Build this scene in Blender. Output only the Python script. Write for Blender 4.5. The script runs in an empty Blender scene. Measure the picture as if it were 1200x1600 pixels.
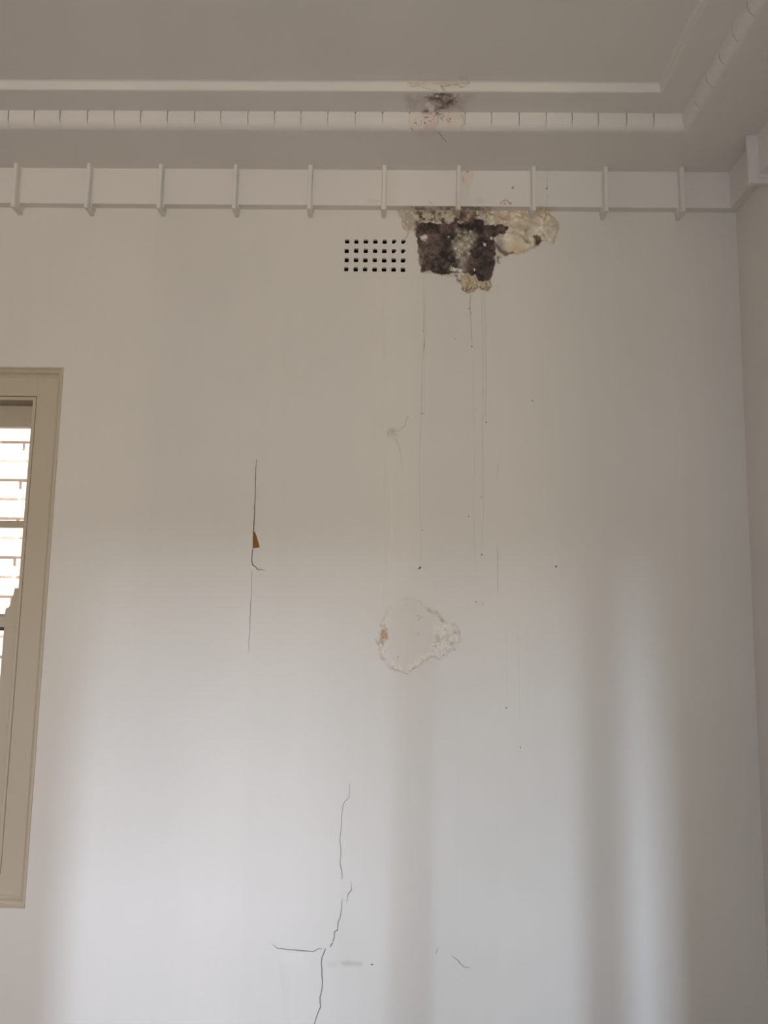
import bpy, bmesh, math
import numpy as np
from mathutils import Vector, Matrix
from mathutils.geometry import delaunay_2d_cdt

S = bpy.context.scene
C = S.collection

# ------------------------------------------------------------------ camera
EYE = np.array([0.0, 0.0, 1.55])
FPX = 1220.146
RT = np.array([0.9996701, 0.01850663, 0.01781008])
UP = np.array([-0.01531719, -0.1270617, 0.99177654])
FW = np.array([-0.02061742, 0.99172215, 0.12673631])
cam = bpy.data.cameras.new('camera')
co = bpy.data.objects.new('camera', cam)
C.objects.link(co)
cam.sensor_fit = 'VERTICAL'
cam.sensor_height = 24.0
cam.sensor_width = 18.0
cam.lens = FPX / 1600 * 24.0
cam.clip_start = 0.01
M = Matrix.Identity(4)
for i in range(3):
    M[i][0], M[i][1], M[i][2], M[i][3] = RT[i], UP[i], -FW[i], EYE[i]
co.matrix_world = M
S.camera = co

# ------------------------------------------------------------------ view, sky, lights
S.view_settings.view_transform = 'Standard'
S.view_settings.look = 'None'
S.view_settings.gamma = 1
S.view_settings.exposure = 0.0
S.view_settings.use_curve_mapping = False
S.cycles.max_bounces = 10
S.cycles.diffuse_bounces = 7
S.cycles.caustics_reflective = False
S.cycles.caustics_refractive = False

W = bpy.data.worlds.new('sky')
S.world = W
W.use_nodes = True
bg = W.node_tree.nodes['Background']
bg.inputs[0].default_value = (0.62, 0.80, 1.0, 1)
bg.inputs[1].default_value = 0.5


def area(name, loc, target, sx, sy, power, col):
    l = bpy.data.lights.new(name, 'AREA')
    l.shape = 'RECTANGLE'
    l.size, l.size_y = sx, sy
    l.energy = power
    l.color = col
    o = bpy.data.objects.new(name, l)
    C.objects.link(o)
    o.location = loc
    d = Vector(target) - Vector(loc)
    o.rotation_euler = d.to_track_quat('-Z', 'Z').to_euler()
    return o


sun = bpy.data.lights.new('sun', 'SUN')
sun.energy = 27.0
sun.angle = math.radians(0.6)
sun.color = (1.0, 0.95, 0.90)
so = bpy.data.objects.new('sun', sun)
C.objects.link(so)
so.rotation_euler = Vector((-0.06, 0.20, -0.98)).to_track_quat('-Z', 'Y').to_euler()

# daylight of the street and gardens seen through the room's own window behind the camera
area('daylight_front_window', (-0.06, -2.62, 1.50), (-0.06, 2.5, 1.50), 1.5, 1.7, 35.5, (0.93, 0.985, 1.02))
area('added_left_lamp', (-3.36, -0.3, 1.55), (1.0, -0.3, 1.55), 1.7, 1.6, 15, (1.0, 0.84, 0.80))  # lamp added on the left to brighten faces along the right wall
# warm lamp added outside to lift the wall, fading softly to the right
area('added_warm_lamp', (0.42, -6.0, 1.00), (0.0, 2.5, 1.2), 0.55, 1.6, 130, (1.0, 0.85, 0.61))
# two narrow lamps added as sky light, shaping the bright bands on the wall
area('added_sky_lamp', (0.0, -12.2, 4.42), (0.0, 2.5, 1.2), 0.27, 2.3, 945, (0.69, 0.81, 1.0))
area('added_sky_lamp_wide', (1.84, -12.2, 4.42), (0.0, 2.5, 1.2), 0.90, 2.3, 690, (0.92, 0.91, 1.02))


# ------------------------------------------------------------------ helpers
def ray(px, py):
    return (px - 600) / FPX * RT - (py - 800) / FPX * UP + FW


def atY(px, py, Y):
    d = ray(px, py)
    return EYE + d * (Y / d[1])


def to_px(P):
    Q = np.asarray(P, float) - EYE
    w = Q @ FW
    return 600 + FPX * (Q @ RT) / w, 800 - FPX * (Q @ UP) / w


def lin(c):
    c = np.asarray(c, float) / 255
    return np.where(c <= .04045, c / 12.92, ((c + .055) / 1.055) ** 2.4)


def mesh(name, verts, faces):
    me = bpy.data.meshes.new(name)
    me.from_pydata([tuple(map(float, v)) for v in verts], [], faces)
    me.update()
    return me


def link(name, me, mat, parent=None, smooth=False):
    o = bpy.data.objects.new(name, me)
    C.objects.link(o)
    if mat and not me.materials:
        me.materials.append(mat)
    if parent:
        o.parent = parent
    if smooth:
        for p in me.polygons:
            p.use_smooth = True
    return o


def tag(o, label=None, cat=None, kind=None, group=None):
    if label: o['label'] = label
    if cat: o['category'] = cat
    if kind: o['kind'] = kind
    if group: o['group'] = group
    return o


def bm_mesh(name, bm):
    bmesh.ops.recalc_face_normals(bm, faces=bm.faces)
    me = bpy.data.meshes.new(name)
    bm.to_mesh(me)
    bm.free()
    return me


def bm_box(bm, a, b, bev=0):
    r = bmesh.ops.create_cube(bm, size=1)
    vs = r['verts']
    for v in vs:
        for i in range(3):
            v.co[i] = a[i] if v.co[i] < 0 else b[i]
    if bev:
        es = list({e for v in vs for e in v.link_edges})
        bmesh.ops.bevel(bm, geom=es, offset=bev, segments=2, profile=.6, affect='EDGES')


def box(name, a, b, mat, parent=None, bev=0):
    bm = bmesh.new()
    bm_box(bm, a, b, bev)
    return link(name, bm_mesh(name, bm), mat, parent)


def extrude_profile(name, path, prof):
    """path: list of functions u,z -> point (one per station); prof: closed list of (u,z)"""
    n = len(prof)
    vs = [f(u, z) for f in path for (u, z) in prof]
    fs = []
    for s in range(len(path) - 1):
        for i in range(n):
            j = (i + 1) % n
            fs.append((s * n + i, s * n + j, (s + 1) * n + j, (s + 1) * n + i))
    fs.append(tuple(range(n)))
    fs.append(tuple(range((len(path) - 1) * n, len(path) * n)))
    bm = bmesh.new()
    bv = [bm.verts.new(v) for v in vs]
    for f in fs:
        bm.faces.new([bv[i] for i in f])
    return bm_mesh(name, bm)


rng = np.random.RandomState(7)
_LAT = rng.rand(256, 256)


def vnoise(x, y):
    xi, yi = np.floor(x).astype(int), np.floor(y).astype(int)
    fx, fy = x - xi, y - yi
    fx, fy = fx * fx * (3 - 2 * fx), fy * fy * (3 - 2 * fy)
    g = lambda a, b: _LAT[a % 256, b % 256]
    return (g(xi, yi) * (1 - fx) + g(xi + 1, yi) * fx) * (1 - fy) + (g(xi, yi + 1) * (1 - fx) + g(xi + 1, yi + 1) * fx) * fy


def fbm(x, y, sc, o=4, seed=0):
    x, y = x / sc + seed * 17.3, y / sc + seed * 9.7
    t, a, s = 0, .5, 0
    for _ in range(o):
        t = t + a * vnoise(x, y)
        s += a
        a *= .5
        x, y = x * 2.03 + 5.1, y * 2.03 + 3.7
    return t / s - .5


def sdf(px, py, poly):
    P = np.array(poly, float)
    d = np.full(px.shape, 1e9)
    ins = np.zeros(px.shape, bool)
    for i in range(len(P)):
        a, b = P[i], P[(i + 1) % len(P)]
        e = b - a
        wx, wy = px - a[0], py - a[1]
        t = np.clip((wx * e[0] + wy * e[1]) / (e @ e + 1e-9), 0, 1)
        d = np.minimum(d, np.hypot(wx - t * e[0], wy - t * e[1]))
        c = ((a[1] > py) != (b[1] > py)) & (px < (b[0] - a[0]) * (py - a[1]) / (b[1] - a[1] + 1e-12) + a[0])
        ins ^= c
    return np.where(ins, -d, d)


def ldist(px, py, pts):
    d = np.full(px.shape, 1e9)
    for a, b in zip(pts[:-1], pts[1:]):
        e = (b[0] - a[0], b[1] - a[1])
        t = np.clip(((px - a[0]) * e[0] + (py - a[1]) * e[1]) / (e[0] ** 2 + e[1] ** 2 + 1e-9), 0, 1)
        d = np.minimum(d, np.hypot(px - a[0] - t * e[0], py - a[1] - t * e[1]))
    return d


def sstep(d, s):
    """1 well inside (d<-s), 0 outside (d>s)"""
    t = np.clip((s - d) / (2 * s), 0, 1)
    return t * t * (3 - 2 * t)


# ------------------------------------------------------------------ materials
WALL = np.array([0.755, 0.735, 0.70])
CEIL = np.array([0.775, 0.755, 0.735])


def paint(name, col, rough=.55, streak=0.0, bump=.05, bscale=260, blot=.03, stain=False, spec=.3):
    m = bpy.data.materials.new(name)
    m.use_nodes = True
    nt = m.node_tree
    N, L = nt.nodes, nt.links
    bs = N['Principled BSDF']
    bs.inputs['Roughness'].default_value = rough
    bs.inputs['Specular IOR Level'].default_value = spec
    geo = N.new('ShaderNodeNewGeometry')
    n1 = N.new('ShaderNodeTexNoise')
    n1.inputs['Scale'].default_value = 2.2
    n1.inputs['Detail'].default_value = 5
    L.new(geo.outputs['Position'], n1.inputs['Vector'])
    mr = N.new('ShaderNodeMapRange')
    mr.inputs['From Min'].default_value, mr.inputs['From Max'].default_value = .3, .7
    mr.inputs['To Min'].default_value, mr.inputs['To Max'].default_value = 1 - blot, 1 + blot * .6
    L.new(n1.outputs['Fac'], mr.inputs['Value'])
    fac = mr.outputs['Result']
    if streak:
        mp = N.new('ShaderNodeMapping')
        mp.inputs['Scale'].default_value = (14, 14, .25)
        L.new(geo.outputs['Position'], mp.inputs['Vector'])
        n2 = N.new('ShaderNodeTexNoise')
        n2.inputs['Scale'].default_value = 1.6
        n2.inputs['Detail'].default_value = 6
        L.new(mp.outputs['Vector'], n2.inputs['Vector'])
        m2 = N.new('ShaderNodeMapRange')
        m2.inputs['From Min'].default_value, m2.inputs['From Max'].default_value = .3, .7
        m2.inputs['To Min'].default_value, m2.inputs['To Max'].default_value = 1 - streak, 1 + streak * .4
        L.new(n2.outputs['Fac'], m2.inputs['Value'])
        mu = N.new('ShaderNodeMath')
        mu.operation = 'MULTIPLY'
        L.new(fac, mu.inputs[0])
        L.new(m2.outputs['Result'], mu.inputs[1])
        fac = mu.outputs[0]
    vm = N.new('ShaderNodeVectorMath')
    vm.operation = 'SCALE'
    vm.inputs[0].default_value = tuple(col)
    L.new(fac, vm.inputs['Scale'])
    out = vm.outputs[0]
    if stain:
        at = N.new('ShaderNodeAttribute')
        at.attribute_name = 'stain'
        mx = N.new('ShaderNodeMix')
        mx.data_type = 'RGBA'
        L.new(at.outputs['Alpha'], mx.inputs['Factor'])
        L.new(out, mx.inputs[6])
        L.new(at.outputs['Color'], mx.inputs[7])
        out = mx.outputs[2]
    L.new(out, bs.inputs['Base Color'])
    if bump:
        n3 = N.new('ShaderNodeTexNoise')
        n3.inputs['Scale'].default_value = bscale
        n3.inputs['Detail'].default_value = 4
        L.new(geo.outputs['Position'], n3.inputs['Vector'])
        b = N.new('ShaderNodeBump')
        b.inputs['Strength'].default_value = bump
        b.inputs['Distance'].default_value = .004
        L.new(n3.outputs['Fac'], b.inputs['Height'])
        L.new(b.outputs['Normal'], bs.inputs['Normal'])
    return m


m_wall = paint('wall_paint', WALL, streak=.012)
m_wall_stain = paint('wall_paint_stained', WALL, streak=.012, stain=True, rough=.75)
m_ceil = paint('ceiling_paint', CEIL, rough=.65, blot=.02)
m_ceil_stain = paint('ceiling_paint_stained', CEIL, rough=.75, blot=.02, stain=True)
m_wood = paint('beige_gloss_paint', (.565, .50, .405), rough=.42, bump=.03, bscale=120)
m_plain = paint('plain_wall_paint', (.74, .71, .66))
m_crack = paint('raw_plaster', (.36, .33, .29), rough=.95, bump=.4)
m_board = paint('brown_backing', (.34, .17, .06), rough=.9, bump=.5, bscale=90, blot=.3)
m_dark = paint('shade_black', (.012, .011, .010), rough=.95, bump=0)  # near-black colour puts the shade of vent hollow and sash gap into the paint
m_brick = paint('pale_pink_brick_paint', (.86, .745, .69), rough=.8, bump=.3, bscale=60, blot=.08)
m_mortar = paint('pale_mortar', (.74, .65, .62), rough=.95, bump=.4)
m_floor = paint('timber_floor', (.20, .14, .09), rough=.4, blot=.2)

m_glass = bpy.data.materials.new('window_glass')
m_glass.use_nodes = True
_n, _l = m_glass.node_tree.nodes, m_glass.node_tree.links
_n.remove(_n['Principled BSDF'])
_tr, _gl, _mx, _fr = (_n.new('ShaderNode' + k) for k in ('BsdfTransparent', 'BsdfGlossy', 'MixShader', 'Fresnel'))
_gl.inputs['Roughness'].default_value = .02
_fr.inputs['IOR'].default_value = 1.45
_tr.inputs[0].default_value = (.96, .98, .97, 1)
_l.new(_fr.outputs[0], _mx.inputs[0])
_l.new(_tr.outputs[0], _mx.inputs[1])
_l.new(_gl.outputs[0], _mx.inputs[2])
_l.new(_mx.outputs[0], _n['Material Output'].inputs['Surface'])

# ------------------------------------------------------------------ room shell
X0, X1, Y0, Y1 = -3.0, 1.1142, -2.2, 2.5
ZT = 3.30
WX0, WX1, WZ0, WZ1 = -2.125, -1.1279, 0.6321, 2.3381        # window opening in the back wall
VX0, VX1, VZ0, VZ1 = -0.216, 0.020, 2.6615, 2.820          # vent opening
T = 0.26

tag(box('floor', (X0 - .3, Y0 - .3, -.1), (X1 + .3, Y1 + .3, 0), m_floor), 'brown timber floor below the frame', 'floor', 'structure')
tag(box('wall_right', (X1, Y0 - .3, 0), (X1 + .2, Y1 + T, ZT), m_wall), 'plain cream painted wall at the right edge, meeting the damaged wall in the corner', 'wall', 'structure')


FX0, FX1, FZ0, FZ1 = -0.72, 0.595, 0.75, 2.35
bm = bmesh.new()
for (p, q, r, t_) in ((X0 - .3, FX0, 0, ZT), (FX1, X1 + .2, 0, ZT), (FX0, FX1, 0, FZ0), (FX0, FX1, FZ1, ZT)):
    bm_box(bm, (p, Y0 - .3, r), (q, Y0, t_))
tag(link('wall_front', bm_mesh('wall_front', bm), m_plain), 'cream wall with a wide window, behind the camera', 'wall', 'structure')
bm = bmesh.new()
LY0, LY1 = -1.2, .6  # opening added in the left wall to let in side light
for (p, q, r, t_) in ((Y0 - .3, LY0, 0, ZT), (LY1, Y1 + T, 0, ZT), (LY0, LY1, 0, FZ0), (LY0, LY1, FZ1, ZT)):
    bm_box(bm, (X0 - .3, p, r), (X0, q, t_))
tag(link('wall_left', bm_mesh('wall_left', bm), m_plain), 'cream wall with an opening added for side light, far left out of frame', 'wall', 'structure')
bm = bmesh.new()
for (p, q, r, t_, d) in ((LY0, LY0 + .05, FZ0, FZ1, .03), (LY1 - .05, LY1, FZ0, FZ1, .03), (LY0, LY1, FZ0, .81, .029), (LY0, LY1, 2.30, FZ1, .029), (LY0, LY1, 1.53, 1.57, .028)):
    bm_box(bm, (X0 - .14 - d, p, r), (X0 - .14 + d, q, t_))
tag(link('added_window', bm_mesh('added_window', bm), m_wood), 'beige sash window added in the left wall for side light, out of frame', 'window', 'structure')  # unseen window, added for the side lamp
tag(box('sun_blocker', (X0 - .6, Y0 - 1.25, 2.95), (X1 + .5, Y0 - .3, 3.02), m_plain), 'slab added to keep the sun off the front window, outside', 'sun_blocker', 'structure')  # unseen overhang added to block sun from the front window

# the window behind the camera (the daylight comes through it)
bm = bmesh.new()
pos = Y0 - .14
for (p, q, r, t_, d) in [(FX0, FX0 + .04, FZ0, FZ1, .03), (FX1 - .04, FX1, FZ0, FZ1, .03), (FX0, FX1, FZ0, .81, .029), (FX0, FX1, 2.30, FZ1, .029)] + [(b - h, b + h, FZ0, FZ1, .028) for b, h in ((.035, .0145), (.425, .026))]:
    bm_box(bm, (p, pos - d, r), (q, pos + d, t_))
tag(link('window_2', bm_mesh('window_2', bm), m_wood), 'wide beige window with two mullions, behind the camera', 'window', 'structure')

# ------------------------------------------------------------------ cracks: centre lines traced on the wall plane
def wpt(px, py):
    p = atY(px, py, Y1)
    return (p[0], p[2])


CR = [
    ([(400.6, 718), (399.5, 745), (398.6, 780), (397.2, 812), (396, 829.5)], [.5, 1.0, 1.3, 1.6, 1.9]),
    ([(394.9, 858), (393.9, 868), (393.4, 877), (395.2, 883), (399.3, 885.5), (402.2, 889), (405, 890.5), (408.5, 889.3), (414.5, 892.3)], [1.6, 1.4, 1.8, 2.4, 1.5, 1.6, 1.2, 1.2, .4]),
    ([(393.6, 892), (392.9, 920), (391.2, 960), (389.6, 995), (388, 1020)], [.35, .5, .55, .75, .3]),
    ([(547, 1224), (545.6, 1245), (541, 1250), (536.5, 1255.5), (534.4, 1269), (533.5, 1290), (531, 1314), (533, 1329), (531.4, 1350), (533.7, 1359), (534.6, 1373)], [.5, .7, .8, .9, .8, .8, .9, .9, 1.0, 1.2, .9]),
    ([(548.2, 1377), (549.6, 1390.5), (544.4, 1396), (541.8, 1408)], [.5, 1.0, 1.4, .6]),
    ([(535, 1404), (533.8, 1420), (531, 1435), (528.4, 1440), (527.2, 1453), (522.6, 1456), (522.2, 1465.5), (519.5, 1473), (516, 1479)], [.8, 1.2, 1.4, 1.5, 1.5, 1.7, 1.7, 1.8, 1.4]),
    ([(508.6, 1482), (506, 1489), (503, 1496), (502, 1506), (503.8, 1530), (503.2, 1545), (500, 1558), (501.2, 1573), (497.3, 1581), (491.8, 1598), (487, 1612)], [1.5, 1.7, 1.7, 1.6, 1.6, 1.6, 1.7, 1.7, 1.6, 1.5, 1.5]),
    ([(424, 1474), (433, 1481.5), (445, 1483), (457, 1484.2), (475, 1485.7), (490, 1486.8), (495, 1483.5), (499, 1482), (503, 1482.8)], [.4, .8, 1.0, 1.1, 1.1, 1.0, .8, .8, .5]),
    ([(680.5, 1491), (683, 1486), (684.4, 1481)], [.4, .7, .4]),
    ([(706, 1493), (711, 1497.5), (715, 1500), (719.5, 1506), (725.5, 1511), (735, 1512)], [.4, .7, .9, .9, .7, .4]),
]
TRI = [(395.2, 829.8), (398.2, 831), (401.2, 838), (403.4, 846), (405.8, 855.2), (400, 856.2), (394.8, 856.6)]


def crack_poly(pts, ws):
    P, Wd = [], []
    for i in range(len(pts) - 1):
        a, b = np.array(pts[i]), np.array(pts[i + 1])
        n = max(1, int(np.hypot(*(b - a)) / 6))
        for k in range(n):
            t = k / n
            j = rng.uniform(-.45, .45) if 0 < k else 0
            P.append(a + (b - a) * t + np.array([j, 0]))
            Wd.append(ws[i] + (ws[i + 1] - ws[i]) * t)
    P.append(np.array(pts[-1])); Wd.append(ws[-1])
    P = np.array(P)
    tg = np.gradient(P, axis=0)
    tg /= np.linalg.norm(tg, axis=1)[:, None] + 1e-9
    nr = np.stack([-tg[:, 1], tg[:, 0]], 1)
    h = np.array(Wd)[:, None] * (.5 if pts[0][1] < 1200 else .56)
    A, B = P + nr * h, P - nr * h
    return [tuple(p) for p in A] + [tuple(p) for p in B[::-1]]


crack_loops = [[wpt(*q) for q in crack_poly(p, w)] for p, w in CR]
tri_loop = [wpt(*q) for q in TRI]
rect = lambda a, b, c, d: [(a, c), (b, c), (b, d), (a, d)]
HX0, HX1 = X0 - .3, X1 + .1
outer = rect(HX0, HX1, 0, ZT)
loops = [rect(WX0, WX1, WZ0, WZ1), rect(VX0, VX1, VZ0, VZ1), tri_loop] + crack_loops
V, F = [], []
for lp in [outer] + loops:
    F.append(list(range(len(V), len(V) + len(lp))))
    V += [Vector(p) for p in lp]
cv, ce, cf, _, _, _ = delaunay_2d_cdt(V, [], F, 0, 1e-6)
cvn = np.array([tuple(v) for v in cv])
cen = np.array([cvn[list(f)].mean(0) for f in cf])
hole = np.zeros(len(cf), bool)
for lp in loops:
    hole |= sdf(cen[:, 0], cen[:, 1], lp) < 0
verts = [(v[0], Y1, v[1]) for v in cvn]
faces = []
for f, h in zip(cf, hole):
    if h: continue
    f = list(f)
    p = cvn[f]
    ar = np.sum(p[:, 0] * np.roll(p[:, 1], -1) - np.roll(p[:, 0], -1) * p[:, 1])
    faces.append(tuple(f if ar > 0 else f[::-1]))       # normal towards -y (the room)


def quad(*q):
    i = len(verts)
    verts.extend(q)
    faces.append(tuple(range(i, i + len(q))))


YB = Y1 + T
a, b, c, d = WX0, WX1, WZ0, WZ1
quad((a, Y1, c), (a, YB, c), (b, YB, c), (b, Y1, c)); quad((a, Y1, d), (b, Y1, d), (b, YB, d), (a, YB, d))
quad((a, Y1, c), (a, Y1, d), (a, YB, d), (a, YB, c)); quad((b, Y1, c), (b, YB, c), (b, YB, d), (b, Y1, d))
for (p, q, r, s) in ((HX0, a, 0, ZT), (b, HX1, 0, ZT), (a, b, 0, c), (a, b, d, ZT)):
    quad((p, YB, r), (p, YB, s), (q, YB, s), (q, YB, r))
wall = link('wall_back', mesh('wall_back', verts, faces), m_wall)
tag(wall, 'large cream plaster wall with mould, cracks and water stains, facing the camera', 'wall', 'structure')


def groove(name, lp, depth, mat, mat_side=None):
    n = len(lp)
    vs = [(x, Y1, z) for x, z in lp] + [(x, Y1 + depth, z) for x, z in lp]
    fs = [(i, (i + 1) % n, n + (i + 1) % n, n + i) for i in range(n)]
    if n > 8:                                           # ribbon bottom
        h = n // 2
        for i in range(h - 1):
            fs.append((n + i, n + i + 1, n + n - 2 - i, n + n - 1 - i))
    else:
        fs.append(tuple(range(n, 2 * n)))
    bm = bmesh.new()
    bv = [bm.verts.new(v) for v in vs]
    for f in fs:
        bm.faces.new([bv[i] for i in f])
    return link(name, bm_mesh(name, bm), mat, wall)


labs = ['fine vertical crack above the brown hole', 'short hooked crack below the brown hole', 'hairline crack trailing down below the brown hole',
        'thin upper end of the long jagged crack', 'small offset crack beside the long jagged crack', 'middle of the long jagged crack',
        'wide lower end of the long jagged crack', 'level side crack branching left from the jagged crack', 'tiny crack low on the wall', 'small slanting crack low on the wall']
for lp, lb in zip(crack_loops, labs):
    tag(groove('crack', lp, .006, m_crack), lb)
tag(groove('torn_hole', tri_loop, .004, m_board), 'small torn hole showing brown backing')

# ------------------------------------------------------------------ stains on the wall (colour and relief of their own)
REF = lin((156, 148, 133))


def alb(c, base=WALL, ref=REF):
    return lin(c) / ref * base


class Layer:
    def __init__(s, shape):
        s.rgb = np.zeros(shape + (3,)); s.a = np.zeros(shape); s.h = np.zeros(shape)

    def over(s, col, cov):
        cov = np.clip(cov, 0, 1)
        col = np.asarray(col, float)
        na = cov + s.a * (1 - cov)
        w = (s.a * (1 - cov))[..., None]
        s.rgb = np.where(na[..., None] > 1e-6, (col * cov[..., None] + s.rgb * w) / np.maximum(na, 1e-6)[..., None], s.rgb)
        s.a = na


def stain_grid(name, x0, x1, y0, y1, step, fn, mat, parent, to_world, label=None, base=.0005, clip=.006):
    nx, ny = int((x1 - x0) / step) + 1, int((y1 - y0) / step) + 1
    px, py = np.meshgrid(np.linspace(x0, x1, nx), np.linspace(y0, y1, ny))
    L = fn(px, py)
    P = to_world(px, py, base + L.h)
    idx = np.arange(nx * ny).reshape(ny, nx)
    q = np.stack([idx[:-1, :-1], idx[1:, :-1], idx[1:, 1:], idx[:-1, 1:]], -1).reshape(-1, 4)
    av = L.a.ravel()
    q = q[av[q].max(1) > clip]
    used = np.unique(q)
    remap = -np.ones(nx * ny, int)
    remap[used] = np.arange(len(used))
    vs, fs = P.reshape(-1, 3)[used], remap[q]
    me = bpy.data.meshes.new(name)
    me.vertices.add(len(vs)); me.vertices.foreach_set('co', vs.ravel())
    me.loops.add(fs.size); me.loops.foreach_set('vertex_index', fs.ravel().astype(np.int32))
    me.polygons.add(len(fs)); me.polygons.foreach_set('loop_start', np.arange(0, fs.size, 4, dtype=np.int32))
    me.update(calc_edges=True)
    at = me.attributes.new('stain', 'FLOAT_COLOR', 'POINT')
    at.data.foreach_set('color', np.concatenate([L.rgb.reshape(-1, 3), L.a.reshape(-1, 1)], 1)[used].ravel())
    me.polygons.foreach_set('use_smooth', np.ones(len(fs), bool))
    o = link(name, me, mat, parent)
    if label: o['label'] = label
    return o


def on_plane_y(Y):
    def f(px, py, off):
        d = ((px - 600) / FPX)[..., None] * RT - ((py - 800) / FPX)[..., None] * UP + FW
        P = EYE + d * (Y / d[..., 1])[..., None]
        P[..., 1] -= off
        return P
    return f


def on_plane_z(Z):
    def f(px, py, off):
        d = ((px - 600) / FPX)[..., None] * RT - ((py - 800) / FPX)[..., None] * UP + FW
        P = EYE + d * ((Z - EYE[2]) / d[..., 2])[..., None]
        P[..., 2] -= off
        return P
    return f


PALE = [(621, 326), (622, 334), (626, 342), (626, 351), (630, 357), (636, 361), (642, 359), (648, 362), (652, 380), (655, 410), (658.7, 427), (680, 428), (700, 431),
        (712, 430), (713, 441), (719, 441), (720, 448), (725, 456), (732, 458.5), (741, 456), (745, 450), (750, 449), (755, 454), (764, 453), (769, 446), (769, 434), (773, 414),
        (777, 412), (781, 403), (784, 400.5), (796, 397), (801, 396), (807, 397.6), (818, 393.5), (829, 389), (837, 388), (841.7, 383.6), (846, 377),
        (853, 377), (859, 380.5), (864, 379.5), (868.5, 371), (872.6, 358.5), (873, 348), (867, 338.7), (858, 332), (858, 326)]
DARK = [(649.3, 361), (654.7, 351), (661, 347), (673, 348.7), (680, 350), (697, 351), (711, 348.5), (720, 350), (733, 345), (738.7, 341), (754.7, 343), (757.5, 351.5),
        (773, 352.5), (782.7, 351), (795, 354), (791, 366), (780, 365.5), (771.5, 372), (773.5, 380), (774, 394.7), (773, 413), (768, 433), (765, 438.7),
        (746.7, 441), (742.7, 431), (720, 427), (706.7, 428.7), (693, 430), (680, 427), (672, 423), (665, 425), (658.7, 426.7), (656, 413), (653, 394.7),
        (652, 378.7), (650, 369)]
WEDGE = [(716, 362), (728, 360), (741, 366), (745, 378), (735, 390), (736, 397), (731, 405), (726.7, 413), (728, 421), (722, 429), (708, 426), (704, 420),
         (714, 412), (709, 400), (708, 388), (712, 376)]
CHIP_A = [(720, 431), (731, 429), (744, 433), (746.5, 448), (741, 456), (732, 458), (725, 456), (721, 448)]
CHIP_B = [(752, 442.7), (765, 438.7), (768, 446.7), (764, 453), (755, 454), (750.7, 449)]


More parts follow.
